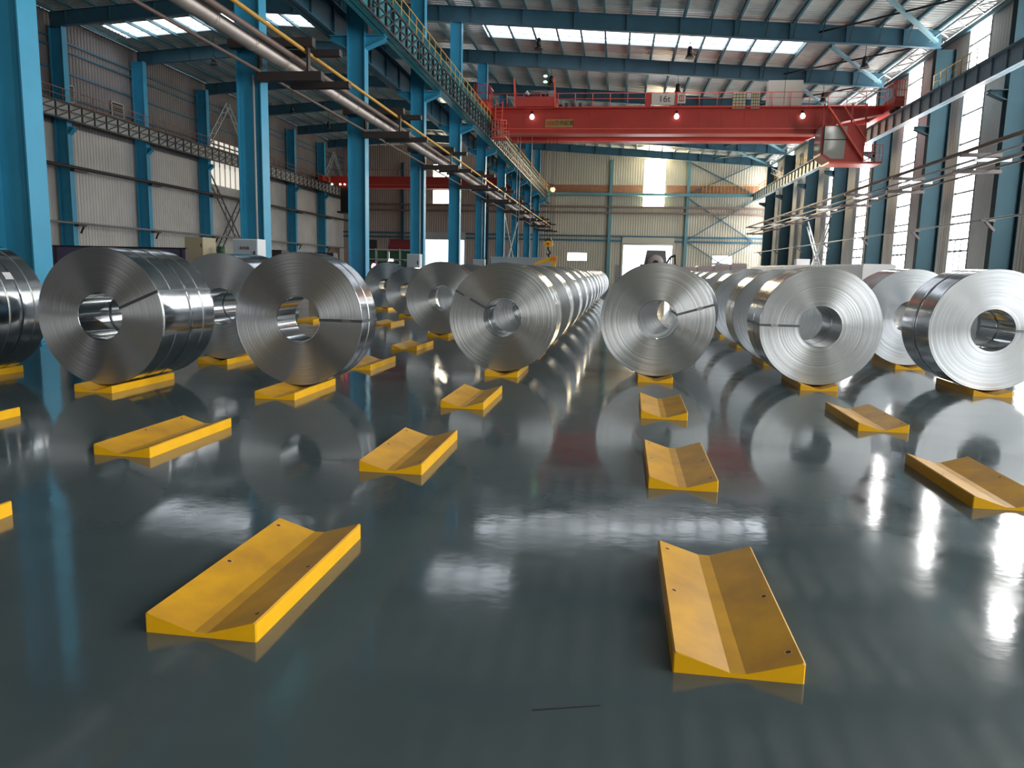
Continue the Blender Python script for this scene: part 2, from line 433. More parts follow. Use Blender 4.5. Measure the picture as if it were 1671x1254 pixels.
# ------------------------------------------------------------------ columns
def hcol(name, label, group, X0, X1, yfar, dep, ztop, mt, corbels=(), conduit=False):
    t = thing(name, label, 'column', ((X0+X1)/2, yfar-dep/2, 0), group)
    hw = (X1-X0)/2; hd = dep/2
    MB().box(-hw, -hw+.03, -hd, hd, 0, ztop).obj('flange', mt, t)
    MB().box(hw-.03, hw, -hd, hd, 0, ztop).obj('flange', mt, t)
    MB().box(-hw+.03, hw-.03, -.02, .02, 0, ztop).obj('web', mt, t)
    MB().box(-hw-.12, hw+.12, -hd-.1, hd+.1, 0, .04).obj('base_plate', mt, t)
    for sgn, reach in corbels:
        x0 = sgn*hw; x1 = sgn*(hw+reach)
        c = MB().prism([(x0, 10.38), (x1, 10.70), (x1, 10.86), (x0, 10.86)], 'y', -.03, .03)
        c.bar((x0, 0, 10.36), (x1, 0, 10.70), dep*.9, .04).box(min(x0, x1), max(x0, x1), -hd*.9, hd*.9, 10.83, 10.87)
        c.obj('corbel', mt, t)
    if conduit:
        MB().tube([(hw*.45, -hd-.03, .1), (hw*.45, -hd-.03, 7.0)], .035, 8).obj('conduit', M['gpipe'], t)
    return t
for i, y in enumerate(YC):
    top = zr(XM)+.05
    hcol('steel_column', 'blue steel column of the middle row, %s from the camera' % ORD[i], 'columns of the middle row', -11.25, -10.5, y, .47, top,
         M['blue'], ((1, .82), (-1, .75)), i in (1, 3, 5))
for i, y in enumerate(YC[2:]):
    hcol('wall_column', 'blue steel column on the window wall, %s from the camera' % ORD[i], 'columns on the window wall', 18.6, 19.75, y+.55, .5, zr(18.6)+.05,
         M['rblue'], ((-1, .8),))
YL = [51.4, 60.6, 70.3, 80.2, 90.2, 99.7]
for i, y in enumerate(YL):
    hcol('wall_column', 'blue steel column on the far left wall, %s from the camera' % ORD[i], 'columns on the far left wall', XL+.2, XL+1.2, y, .5, zr(XL)+.15,
         M['blue'], ((1, .4),))
for i, x in enumerate((-18.6, -31.)):
    hcol('end_column', 'slim grey-blue post on the brown end wall %s' % ('left of the bright tall window', 'near the left wall corner')[i] if i else 'slim grey-blue post on the brown end wall beside the open side door',
         'posts on the brown end wall', x-.2, x+.2, YE-.1, .4, 16.5, M['dblue'])

# ------------------------------------------------------------------ roof beams
def rafter(name, label, group, y, xs, depth=.95):
    t = thing(name, label, 'roof beam', (0, y, 0), group)
    wb = MB(); ft = MB(); fb = MB()
    for a, b_ in zip(xs, xs[1:]):
        wb.bar((a, 0, zr(a)+depth/2), (b_, 0, zr(b_)+depth/2), .03, depth-.04)
        ft.bar((a, 0, zr(a)+depth), (b_, 0, zr(b_)+depth), .34, .03)
        fb.bar((a, 0, zr(a)), (b_, 0, zr(b_)), .34, .03)
    wb.obj('web', M['dblue'], t); fb.obj('bottom_flange', M['dblue'], t); ft.obj('top_flange', M['dblue'], t)
    sm_ = MB().box(-.02, .02, -.16, .16, 0.02, depth-.02).mesh('stiffener', M['dblue'])
    x = xs[0]+1.3
    while x < xs[-1]-.5:
        link('stiffener', sm_, t, (x, 0, zr(x))); x += 3.3
    if xs[-1] > 10:
        km = MB().bar((0, -.17, .12), (0, -.95, depth+.02), .05).mesh('knee_brace', M['black'])
        for x in PURL:
            if 4 < x < 18: link('knee_brace', km, t, (x, 0, zr(x)))
for i, y in enumerate(YC):
    rafter('roof_beam', 'sloping blue roof beam over the main aisle, %s from the camera' % ORD[i], 'roof beams of the main hall', y-.2, [-11.2, 4, 18.7])
    rafter('roof_beam', 'dark blue roof beam over the left hall, %s from the camera' % ORD[i], 'roof beams of the left hall', y-.2, [XL+.3, RIDGE, -11.2])

# roof cross braces near the window wall
for i, y in enumerate(YC[2:-1]):
    t = thing('roof_brace', 'crossed roof brace rods beside the window wall, %s bay from the camera' % ORD[i], 'roof brace', (0, y, 0), 'roof braces')
    y1 = YC[3+i]-y
    MB().bar((13.0, 2.4, zr(13)+.55), (18.3, y1-.6, zr(18.3)+.25), .2).obj('flat_brace', M['braceb'], t)
    MB().tube([(11.6, y1-.4, zr(11.6)+.5), (18.4, .4, zr(18.4)+.4)], .06, 6).obj('round_brace', M['black'], t)
    tr = MB()
    for x in (18.0, 18.9): tr.bar((x, 0, zr(18.4)+.4), (x, y1-.3, zr(18.4)+.4), .09)
    k = 0
    while k*1.1 < y1-1.5:
        a = 18.0 if k % 2 else 18.9; tr.bar((a, k*1.1, zr(18.4)+.4), (36.9-a, k*1.1+1.1, zr(18.4)+.4), .06); k += 1
    tr.obj('eave_truss', M['lace'], t)

# ------------------------------------------------------------------ crane runways
def runway(name, label, X, z0, z1, mt, y0, y1, stiff=0, label_group=None):
    t = thing(name, label, 'crane girder', (X, 0, 0), label_group)
    MB().box(-.02, .02, y0, y1, z0, z1).obj('web', mt, t)
    MB().box(-.22, .22, y0, y1, z0, z0+.04).obj('bottom_flange', M['dblue' if X < -11 else 'teal'] if X < 0 else M['gird'], t)
    MB().box(-.25, .25, y0, y1, z1-.04, z1).obj('top_flange', mt, t)
    MB().box(-.05, .05, y0, y1, z1, z1+.1).obj('rail', M['brown'], t)
    if stiff:
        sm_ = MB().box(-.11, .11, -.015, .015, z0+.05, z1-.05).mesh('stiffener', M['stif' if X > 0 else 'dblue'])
        y = y0+.4
        while y < y1: link('stiffener', sm_, t, (0, y, 0)); y += stiff
    return t
runway('crane_girder', 'blue crane girder with rail along the window wall', 17.9, 11.4, 12.42, M['gird'], 25, YE-1, 1.5)
runway('crane_girder', 'teal crane girder behind the black lattice of the middle columns', -9.75, 10.88, 12.42, M['teal'], 20, YE-1, 2.4)
runway('crane_girder', 'dark blue crane girder on the left hall side of middle columns', -11.95, 10.88, 12.1, M['dblue'], 12, YE-1, 2.4)
runway('crane_girder', 'grey-blue crane girder along the far left wall', -38.3, 11.2, 12.3, M['lace'], 40, YE-1, 0)

def lattice(label, X, y0, y1, z0, z1, mt, post=1.0, two=True):
    t = thing('walkway_truss', label, 'truss', (X, y0, z0), 'walkway trusses')
    L = y1-y0; h = z1-z0
    MB().box(-.04, .04, 0, L, 0, .09).obj('bottom_chord', mt, t); MB().box(-.04, .04, 0, L, h-.08, h).obj('top_chord', mt, t)
    MB().box(-.025, .025, 0, L, h*.5-.03, h*.5+.03).obj('middle_chord', mt, t)
    n = max(2, round(L/post)); d = L/n
    pm = MB().box(-.045, .045, -.05, .05, .09, h-.08).mesh('post', mt)
    bm_ = MB().bar((0, 0, h*.5), (0, d, h-.06), .065).bar((0, 0, .05), (0, d, h*.5), .065).mesh('brace', mt)
    for i in range(n):
        link('post', pm, t, (0, i*d, 0)); link('brace', bm_, t, (0, i*d, 0))
    return t
YT = [22.44, 31.83, 41.62, 51.18, 61.07, 71.69, 81.86, 92.99, 103.0]
for i, (a, b_) in enumerate(zip(YT, YT[1:])):
    lattice('black lattice guard hung along the middle columns, %s bay from the camera' % ORD[i], -9.42, a, b_, 10.86, 11.98, M['black'])
YT2 = [41.]+YL+[107.]
for i, (a, b_) in enumerate(zip(YT2, YT2[1:])):
    lattice('dark lattice guard along the far left wall, %s bay from the camera' % ORD[i], -37.95, a, b_, 11.1, 12.3, M['black'], 1.25)

def handrail(name, label, X, segs, z0, z1, mt, sp, group=None):
    for k, (a, b_) in enumerate(segs):
        t = thing(name, label % ORD[k], 'handrail', (X, a, z0), group)
        L = b_-a; h = z1-z0
        MB().tube([(0, 0, h), (0, L, h)], .028, 6).obj('top_rail', mt, t); MB().tube([(0, 0, h*.5), (0, L, h*.5)], .02, 6).obj('middle_rail', mt, t)
        n = max(2, round(L/sp)); pm = MB().tube([(0, 0, 0), (0, 0, h)], .025, 6).mesh('post', mt)
        for i in range(n+1): link('post', pm, t, (0, L*i/n, 0))
handrail('handrail', 'yellow-brown handrail above the middle lattice, %s bay from the camera', -9.45, list(zip(YT, YT[1:])), 11.98, 12.78, M['rail'], 1.2, 'handrails above the middle lattice')
handrail('handrail', 'yellow handrail on the window wall girder, %s length from the camera', 17.75,
         [(43.5, 49.), (68.5, 72.5), (79, 83.5), (89.5, 94), (99., 104)], 12.46, 13.25, M['rail'], .95, 'handrails on the window wall girder')
handrail('handrail', 'brown handrail on the far left girder, %s length from the camera', -38.2,
         [(a+.3, b_-.3) for a, b_ in zip(YT2, YT2[1:])], 12.3, 13.2, M['wood'], 1.2, 'handrails on the far left girder')

# ------------------------------------------------------------------ coil cradles
def cradle_meshes():
    W, L, H = .25, 1.27, .088
    prof = [(-W, 0), (W, 0), (W, H-.006), (W-.008, H), (.03, .02), (-.03, .02), (-W+.008, H), (-W, H-.006)]
    b = MB(); e = .006; n = len(prof)
    def sh(p, k): return (p[0]*(1-k*e/W), max(p[1]*(1-k*.05), 0) if p[1] else 0)
    rings = [(0, 1), (e, 0), (L-e, 0), (L, 1)]
    for y, k in rings:
        b.v += [(sh(p, k)[0], y, sh(p, k)[1]) for p in prof]
    for q in range(3):
        for i in range(n):
            j = (i+1) % n; b.f.append((q*n+i, q*n+j, (q+1)*n+j, (q+1)*n+i)); b.sm.append(False)
    # end caps split so they stay convex
    for o in (0, 3*n):
        for f in ((0, 5, 6, 7), (0, 1, 4, 5), (1, 2, 3, 4)): b.f.append(tuple(o+i for i in f)); b.sm.append(False)
    bm = b.mesh('body', [M['yellow'], M['worn_shaded']])
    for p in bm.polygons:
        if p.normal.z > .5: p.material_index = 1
    h = MB(); r = .0125
    rim = MB()
    N = 12
    for mb, r0, r1, z in ((h, 0, .0115, .0016), (rim, .0115, .0165, .0012)):
        for i in range(N):
            a0, a1 = 2*PI*i/N, 2*PI*(i+1)/N
            if r0: mb.poly([(r0*math.cos(a0), r0*math.sin(a0), z), (r1*math.cos(a0), r1*math.sin(a0), z), (r1*math.cos(a1), r1*math.sin(a1), z), (r0*math.cos(a1), r0*math.sin(a1), z)])
            else: mb.poly([(0, 0, z), (r1*math.cos(a0), r1*math.sin(a0), z), (r1*math.cos(a1), r1*math.sin(a1), z)])
    return bm, h.mesh('bolt_hole', M['hole'], False), rim.mesh('hole_rim', M['holerim'], False)
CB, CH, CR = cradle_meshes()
TH = math.atan2(.068, .212)
def cradle(x, y, label, rz=-.009, group='yellow coil cradles', holes=True):
    t = thing('coil_cradle', label, 'cradle', (x, y, 0), group, rz)
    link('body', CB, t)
    if holes:
        for sx, yy in ((-1, .62), (-1, 1.17), (1, .10), (1, .63)):
            px = sx*.205; hz = .02+(abs(px)-.03)*.068/.212
            h = link('bolt_hole', CH, t, (px, yy, hz)); h.rotation_euler = (0, -sx*TH, 0)
            q = link('hole_rim', CR, h)
    return t
NAMES = {-8.4: 'far left column', -6.1: 'second column from the left', -3.88: 'third column from the left', -1.66: 'long middle column', .55: 'column right of the middle aisle',
         2.77: 'second column right of the middle aisle', 5.1: 'rightmost column'}
XZ, XA, XB, XC, XD, XE, XF = -8.4, -6.1, -3.88, -1.66, .55, 2.77, 5.1
cradle(-1.66, 2.79, 'big yellow cradle on the open floor, nearest of the left pair', -.011)
cradle(.535, 2.85, 'big yellow cradle nearest on the right with a brown lit groove', -.007)
cradle(-1.642, 5.45, 'yellow cradle in the middle of the floor, behind the nearest left one', -.007)
cradle(-1.652, 8.25, 'yellow cradle straight in front of the middle coil with diagonal strap', -.015)
cradle(.575, 8.18, 'yellow cradle straight in front of the coil right of the aisle', -.017)
cradle(.545, 5.46, 'yellow cradle midway right, behind the nearest right one', -.008)
cradle(2.776, 8.06, 'yellow cradle in front of the coil with a horizontal strap, tilted brown side', -.004)
cradle(2.752, 5.44, 'yellow cradle cut by the right edge of the photo', -.005)
cradle(-3.874, 5.48, 'yellow cradle before the two big left coils', -.016)
cradle(-6.094, 5.48, 'yellow cradle end at the left edge, the further one', 0)
cradle(-3.85, 2.77, 'yellow cradle end at the left edge, the nearer one', 0)

# ------------------------------------------------------------------ coils
def roll_mesh(R, r, w_, seed, side='side'):
    rnd = random.Random(seed); mb = MB(); n = 96
    def face(y, s_):
        k = 52; pr = []
        for i in range(k+1):
            rr = r+.004+(R-.008-r)*i/k
            pr.append((rr, y+s_*rnd.uniform(-.0012, .0012)))
        return pr
    f0 = face(0, -1); f1 = face(w_, 1)
    def lath(prof, mi, sm=True):
        a = len(mb.f); mb.lathe_y(prof, n, sm); idx.extend([mi]*(len(mb.f)-a))
    idx = []
    lath(f0, 0, True); lath(f1[::-1], 0, True)
    ny = max(4, int(w_/.05))
    ys = [.006, .010]+[.010+(w_-.020)*i/ny for i in range(1, ny)]+[w_-.010, w_-.006]
    lath([(R-.004, f0[-1][1])]+[(R+rnd.uniform(-.0003, .0003), y_) for y_ in ys]+[(R-.004, f1[-1][1])], 1)
    lath([(r+.004, f1[0][1]), (r, w_-.006), (r, w_-.010), (r, w_/2), (r, .010), (r, .006), (r+.004, f0[0][1])], 2)
    me = mb.mesh('strip_roll', [M['face'], M[side], M['bore']], False)
    me.polygons.foreach_set('material_index', idx)
    # flip so normals point outward
    import bmesh
    bm = bmesh.new(); bm.from_mesh(me); bmesh.ops.remove_doubles(bm, verts=bm.verts, dist=1e-5)
    bmesh.ops.recalc_face_normals(bm, faces=bm.faces)
    for e in bm.edges:
        if len(e.link_faces) == 2 and e.link_faces[0].material_index != e.link_faces[1].material_index: e.smooth = False
    bm.to_mesh(me); bm.free()
    return me
def strap_mesh(R, r, tot, ang, w_=.034):
    """flat strap through the bore, up both faces and over the outside at angle ang"""
    mb = MB(); t = .004; c, s_ = math.cos(ang), math.sin(ang)
    px, pz = -s_, c
    def P(rad, y, k): return (rad*c+px*k*w_/2, y, rad*s_+pz*k*w_/2)
    path = [(r-t, -t), (R+t, -t), (R+t, tot+t), (r-t, tot+t), (r-t, -t)]
    path2 = [(r, 0), (R, 0), (R, tot), (r, tot), (r, 0)]
    for (a, b_) in zip(range(4), range(1, 5)):
        for k in (-1, 1):
            pass
        A = [P(*path[a], -1), P(*path[b_], -1), P(*path[b_], 1), P(*path[a], 1)]
        B = [P(*path2[a], -1), P(*path2[b_], -1), P(*path2[b_], 1), P(*path2[a], 1)]
        mb.poly(A); mb.poly(B[::-1])
        mb.poly([A[0], A[1], B[1], B[0]]); mb.poly([A[2], A[3], B[3], B[2]])
    return mb
def coil(x, y, R, label, widths=(.53, .53), gap=.03, r=.285, strap=None, bands=(), tagpos=None, tail=None, group='steel coils', seed=1, rz=-.0105, hub=.046, strapmat='strap', clip=True):
    t = thing('steel_coil', label, 'coil', (x, y, .0114+R*1.0502), group, rz)
    yy = 0
    for i, w_ in enumerate(widths):
        link('strip_roll', roll_mesh(R, r, w_, seed*7+i), t, (0, yy, 0)); yy += w_+gap
    tot = yy-gap
    if len(widths) > 1:      # the seam between the two slit rolls shows a slightly smaller spacer
        yy = 0
        for w_ in widths[:-1]:
            yy += w_
            MB().lathe_y([(R-.03, yy-.001), (R-.03, yy+gap+.001)], 64).lathe_y([(r+.02, yy+gap+.001), (r+.02, yy-.001)], 64).obj('seam_filler', M['strap'], t, recalc=False)
            yy += gap
    if strap is not None:
        sp = strap_mesh(R, r, tot, math.radians(strap)).obj('eye_strap', M[strapmat], t, recalc=False)
        if clip:
            a = math.radians(strap); rr = r+(R-r)*.62
            MB().bar((rr*math.cos(a)-.05*math.cos(a), -.008, rr*math.sin(a)-.05*math.sin(a)), (rr*math.cos(a)+.05*math.cos(a), -.008, rr*math.sin(a)+.05*math.sin(a)), .012, .04, up=(-math.sin(a), 0, math.cos(a))).obj('strap_seal', M['strapl'], sp)
    for b_ in bands:
        MB().lathe_y([(R+.0005, b_-.012), (R+.004, b_-.012), (R+.004, b_+.012), (R+.0005, b_+.012)], 96).obj('girth_strap', M['strapl'], t)
    if tagpos:
        a0, y0 = tagpos
        MB().lathe_y([(R+.005, y0), (R+.005, y0+.13)], 5, True, math.radians(a0), math.radians(a0+7)).obj('paper_tag', M['label'], t, recalc=False)
    if tail:
        a0, a1, y0, y1 = tail
        MB().lathe_y([(R+.001, y0), (R+.007, y0+.002), (R+.0072, y0+.006), (R+.0072, y1-.006), (R+.007, y1-.002), (R+.001, y1)], 14, True, math.radians(a0), math.radians(a1)).obj('tail_lap', M['side'], t, recalc=False)
    return t
def crad_for(x, y, lab): return cradle(x, y, lab, -.0105, 'cradles under coils', False)

coil(-8.4, 8.12, .84, 'bright coil at the left edge of the photo with white tag', (.36, .38, .42), .02, bands=(.18, .56, .98), tagpos=(28, .64), seed=3)
crad_for(-8.4, 8.24, 'yellow cradle under the coil at the left edge')
coil(-6.151, 8.437, .83, 'big dark coil at left with strap to upper right and two rolls', (.56, .56), .035, strap=23, bands=(.28, .88), tail=(-14, 23, .01, .55), seed=1, clip=False)
crad_for(-6.1, 8.17, 'yellow cradle under the big dark left coil')
coil(-3.905, 9.042, .831, 'narrow coil left of the blue column with level strap and open eye', (.55,), strap=0, bands=(.27,), r=.279, seed=2)
crad_for(-3.88, 8.28, 'yellow cradle under the narrow coil with the open eye')
coil(-1.637, 11.135, .805, 'coil heading the long middle row, strap to its upper left', (.42, .42), .03, strap=152, seed=4)
crad_for(-1.61, 10.92, 'yellow cradle under the coil heading the middle row')
coil(.625, 11.28, .829, 'coil right of the aisle with strap rising to the right', (.40, .60), .03, strap=17, seed=5)
crad_for(.62, 10.97, 'yellow cradle under the coil right of the aisle')
coil(2.842, 11.032, .82, 'pale coil with a level strap left of its eye', (.5, .54), .03, strap=180, seed=6)
crad_for(2.84, 10.84, 'yellow cradle under the pale coil with level strap')
coil(5.149, 11.19, .833, 'whitest coil at the right edge with two rolls and dark seam', (.50, .50), .045, strap=0, seed=7, clip=False)
crad_for(5.13, 10.95, 'yellow cradle under the whitest coil at the right')
coil(-3.92, 20.1, .82, 'coil mostly hidden, its grey face showing through the eye of the dull coil', (.5,), seed=15)
crad_for(-3.92, 19.87, 'yellow cradle hidden under the coil behind the dull coil')
# second rows and beyond
ROW = [13.93, 16.9, 19.87, 22.84]+[25.8+2.97*i for i in range(8)]
sk = lambda x, y: x+.0105*(y-11)
coil(-6.15, 11.28, .83, 'dark coil showing its eye between the two big left coils', (.58, .5), .03, strap=0, seed=8, clip=False)
crad_for(-6.16, 11.0, 'yellow cradle under the dark coil between the two left coils')
coil(-3.97, 17.2, .83, 'dull coil behind the middle row head, its eye beside the head coil', (.6,), seed=9)
crad_for(-3.98, 16.95, 'yellow cradle under the dull coil behind the middle row head')
coil(-6.55, 23.8, .765, 'small dark coil with a bright glint in its eye', (.55, .5), .03, seed=10)
crad_for(-6.55, 23.5, 'yellow cradle under the small dark coil')
coil(-8.45, 27.6, .84, 'dull coil beside the red beacon at the blue column', (.6,), seed=11)
crad_for(-8.45, 27.0, 'yellow cradle under the dull coil beside the red beacon')
coil(1.06, 14.15, .80, 'coil seen through the eye of the coil right of the aisle', (.5, .5), seed=12)
crad_for(1.06, 13.93, 'yellow cradle under the second coil right of the aisle')
coil(5.14, 14.12, .84, 'second coil of the right column, between the two pale coils', (.5, .5), .03, seed=13)
crad_for(5.14, 13.93, 'yellow cradle under the second coil of the right column')
mrolls = [roll_mesh(.815, .285, .42, 40), roll_mesh(.815, .285, .42, 41)]
def rowcoil(x, y, R, label, seed):
    return coil(x, y, R, label, (.42+.1*((seed*3) % 4)/3, .45), .03, seed=20+seed, group='coils of the long rows')
for i, y in enumerate(ROW):
    rowcoil(sk(-1.637, y), y+.18, .80+.015*((i*5) % 4)/3, 'coil in the long middle row, %s behind the coil heading it' % ORD[i], i)
    crad_for(sk(-1.637, y), y, 'yellow cradle under the middle row coil, %s behind its head' % ORD[i])
for i, y in enumerate(ROW[:9]):
    rowcoil(sk(2.842, y), y+.12-.25*(i == 0), .81+.015*((i*3) % 4)/3, 'coil behind the pale strapped coil, %s in that row behind it' % ORD[i], i+30)
    crad_for(sk(2.842, y), y-.25*(i == 0), 'yellow cradle in the row of the pale strapped coil, %s behind it' % ORD[i])
# empty cradles further back
for x, y, lab in ((-3.87, 11.03, 'empty yellow cradle right behind the narrow coil with open eye'), (-3.93, 13.97, 'empty yellow cradle left of the middle row head coil, before the dull coil'),
                  (-8.45, 20.0, 'empty yellow cradle seen through the eye of the narrow left coil'),
                  (-6.2, 19.85, 'empty yellow cradle seen small right of the narrow left coil'), (-6.3, 26.6, 'small empty yellow cradle beyond the small dark coil'),
                  (-8.5, 23.6, 'small empty yellow cradle beside the red beacon column')):
    cradle(x, y, lab, -.012, 'empty cradles further back', False)

# ------------------------------------------------------------------ overhead crane
cr = thing('overhead_crane', 'red double-girder overhead crane spanning the main hall', 'crane', (0, 57, 0))
def cgirder(y0):
    g = MB()
    prof = [(-9.6, 12.75), (-8.3, 11.42), (13.2, 11.42), (15.2, 12.25), (17.9, 12.78), (17.9, 13.1), (15.2, 13.15), (-9.6, 13.15)]
    g.prism(prof, 'y', y0, y0+1.0)
    o = g.obj('main_girder', M['red'], cr)
    tr = MB().box(-9.4, 13.6, y0-.05, y0, 11.72, 11.80).box(-8.4, 13.3, y0-.08, y0+1.05, 11.38, 11.44).box(-9.6, 15.2, y0-.06, y0+1.05, 13.12, 13.2)
    tr.obj('girder_trim', M['redlite'], o)
    st = MB().box(-.012, .012, y0-.012, y0, 11.8, 13.12).mesh('stiffener', M['red'])
    for i in range(15): link('stiffener', st, o, (-8.6+1.55*i, 0, 0))
    return o
g1 = cgirder(0); cgirder(3.0)
for x in (-9.75, 17.9):
    e = MB().box(x-.3, x+.3, -2.2, 6.2, 12.75, 13.4).obj('end_carriage', M['red'], cr)
    for yy in (-1.9, -1.0, 5.0, 5.9): MB().tube([(x-.12, yy, 12.83), (x+.12, yy, 12.83)], .3, 14).obj('wheel', M['dark'], e)
def crail(x0, x1, y, z0=13.2, z1=14.15):
    r_ = MB().tube([(x0, y, z1), (x1, y, z1)], .03, 6).tube([(x0, y, (z0+z1)/2+.1), (x1, y, (z0+z1)/2+.1)], .022, 6)
    o = r_.obj('handrail', M['redlite'], cr)
    n = max(2, int((x1-x0)/1.2)); pm = MB().tube([(0, 0, z0), (0, 0, z1)], .026, 6).mesh('post', M['redlite'])
    for i in range(n+1): link('post', pm, o, (x0+(x1-x0)*i/n, y, 0))
crail(-9.6, 17.6, -.25); crail(-9.6, 17.6, 4.2)
box('walkway', M['red'], cr, -9.6, 17.6, -.5, -.05, 13.1, 13.16)
# trolley
tr = MB().box(-7.7, -4.9, -.3, 4.2, 13.25, 13.95).obj('trolley', M['red'], cr)
MB().tube([(-7.1, 1.2, 14.3), (-5.5, 1.2, 14.3)], .42, 16).obj('rope_drum', M['dark'], tr)
MB().box(-5.4, -4.95, .4, 1.6, 13.95, 14.5).obj('hoist_motor', M['grey'], tr)
for x in (-7.75, -4.85):
    MB().bar((x, -.3, 13.2), (x-.1, -.3, 15.2), .1).bar((x, 1.5, 13.2), (x-.1, -.3, 15.2), .06).obj('trolley_frame', M['redlite'], tr)
MB().tube([(-7.0, -.35, 14.1), (-6.9, -.35, 14.25), (-6.75, -.35, 14.05)], .1, 8).obj('trolley_winch', M['lace'], tr)
MB().box(-6.6, -6.0, .2, .9, 13.95, 14.35).obj('gearbox', M['dark'], tr)
MB().tube([(-5.9, -.1, 14.1), (-5.5, -.1, 14.1)], .16, 10).obj('brake', M['black'], tr)
for x in (-9.0, -8.6, -4.2, -3.7, -3.2): MB().box(x, x+.22, .3, .6, 13.2, 13.62).obj('junction_box', M['dark'], cr)
# boards, cabinets and lettering on the crane
box('load_sign', M['white_sign'], cr, 1.95, 3.55, -.34, -.3, 13.3, 14.1)
box('crane_mark_sign', M['white_sign'], cr, 3.75, 4.3, -.34, -.3, 13.42, 14.08)
MB().box(3.86, 4.19, -.352, -.343, 13.9, 13.96).box(3.86, 4.19, -.352, -.343, 13.54, 13.6).box(3.86, 3.91, -.352, -.343, 13.54, 13.96).box(4.14, 4.19, -.352, -.343, 13.54, 13.96).box(4.0, 4.05, -.352, -.343, 13.54, 13.96).obj('sign_mark', M['inkr'], cr)
box('sign_post', M['red'], cr, 1.55, 1.9, -.36, -.3, 13.2, 14.15); box('sign_post', M['red'], cr, 3.57, 3.73, -.36, -.3, 13.2, 14.15)
box('maker_plate', M['plate'], cr, -5.55, -3.55, -.05, -.02, 11.84, 12.42)
for i in range(3): box('plate_mark', M['inkr'], cr, -5.42+.2*i, -5.28+.2*i, -.06, -.045, 12.0, 12.26)
def text(s, size, loc, mt, parent, nm='lettering'):
    cu = bpy.data.curves.new(nm, 'FONT'); cu.body = s; cu.size = size; cu.extrude = .006; cu.align_x = 'CENTER'; cu.align_y = 'CENTER'
    cu.materials.append(mt); o = bpy.data.objects.new(nm, cu); COL.objects.link(o)
    me = bpy.data.meshes.new_from_object(o.evaluated_get(bpy.context.evaluated_depsgraph_get()))
    bpy.data.objects.remove(o); me.name = nm
    if not me.materials: me.materials.append(mt)
    o = link(nm, me, parent, loc); o.rotation_euler = (PI/2, 0, 0)
    return o
text('卫华起重', .36, (-4.17, -.06, 12.13), M['ink'], cr)
text('16t', .62, (2.85, -.345, 13.7), M['ink'], cr)
for x0, x1 in ((7.5, 8.4), (8.75, 9.35)):
    box('resistor_grid', M['cream'], cr, x0, x1, -.42, -.28, 13.05, 14.1)
    q = MB()
    for i in range(5): q.box(x0, x1, -.44, -.42, 13.15+.2*i, 13.18+.2*i)
    for i in range(5): q.box(x0+(x1-x0)*i/4-.012, x0+(x1-x0)*i/4+.012, -.44, -.42, 13.05, 14.1)
    q.obj('grid_bars', M['dark'], cr)
b1 = box('electric_cabinet', M['white_sign'], cr, 9.9, 12.2, -.15, .6, 13.25, 14.95)
box('cabinet_seam', M['dark'], b1, 10.98, 11.01, -.156, -.15, 13.27, 14.93)
for x in (-6.5, 3.75, 12.3):
    h = MB().tube([(x, -.1, 12.95), (x, -.2, 12.72)], [.05, .12], 10).obj('lamp_housing', M['black'], cr)
    MB().tube([(x, -.2, 12.72), (x, -.24, 12.55), (x, -.3, 12.47)], [.10, .18, .16], 14).obj('lamp_glass', M['lamp'], h)
# driver's cabin
cb = MB()
prof = [(13.4, 9.65), (13.95, 9.25), (17.0, 9.25), (17.0, 9.35), (14.0, 9.4), (13.5, 9.75)]
cab_ = MB().prism([(13.35, 9.75), (13.95, 9.3), (16.15, 9.3), (16.15, 11.7), (13.35, 11.7)], 'y', -1.6, .3).obj('driver_cabin', M['red'], cr)
MB().prism([(13.48, 9.85), (14.0, 9.5), (14.85, 9.5), (14.95, 11.62), (13.48, 11.62)], 'y', -1.63, -1.6).obj('cabin_glass', M['glass'], cab_)
MB().prism([(-1.5, 9.9), (.2, 9.9), (.2, 11.6), (-1.5, 11.6)], 'x', 13.3, 13.35).obj('cabin_glass', M['glass'], cab_)
MB().box(13.46, 14.95, -1.66, -1.63, 10.72, 10.78).box(13.44, 13.5, -1.66, -1.63, 9.8, 11.66).obj('cabin_mullion', M['black'], cab_)
box('cabin_floor', M['redlite'], cr, 13.9, 17.3, -1.75, .3, 9.18, 9.3)
st = MB()
st.bar((13.5, -1.75, 12.95), (16.1, -1.75, 9.4), .34, .1).bar((14.6, -1.7, 12.9), (16.2, -1.7, 10.7), .06, .06)
st.obj('cabin_stair', M['redlite'], cr)
for i in range(9): box('stair_tread', M['red'], cr, 13.7+.26*i, 13.95+.26*i, -1.72, -1.1, 12.62-.36*i, 12.66-.36*i)
for x in (13.4, 15.2, 16.1): MB().bar((x, -1.5, 13.1), (x, -1.5, 11.7), .1).obj('cabin_hanger', M['red'], cr)
def cage(x0, x1, y, z0, z1, n):
    q = MB()
    for i in range(n+1): q.tube([(x0+(x1-x0)*i/n, y, z0), (x0+(x1-x0)*i/n, y, z1)], .025, 6)
    for z in (z0, (z0+z1)/2, z1): q.tube([(x0, y, z), (x1, y, z)], .03, 6)
    return q
cage(16.2, 17.3, -1.7, 9.3, 10.4, 5).obj('landing_rail', M['redlite'], cr)
box('landing_floor', M['redlite'], cr, -9.2, -8.2, -1.4, 0, 10.9, 11.0)
for yy in (-1.4, -.1): cage(-9.2, -8.2, yy, 11.0, 12.1, 5).obj('landing_rail', M['redlite'], cr)
lad = MB()
for x in (-9.1, -8.6): lad.bar((x, -.9, 11.0), (x, -.6, 13.6), .06)
for i in range(9): lad.bar((-9.1, -.9+.03*i, 11.2+.28*i), (-8.6, -.9+.03*i, 11.2+.28*i), .035)
lad.obj('ladder', M['redlite'], cr)
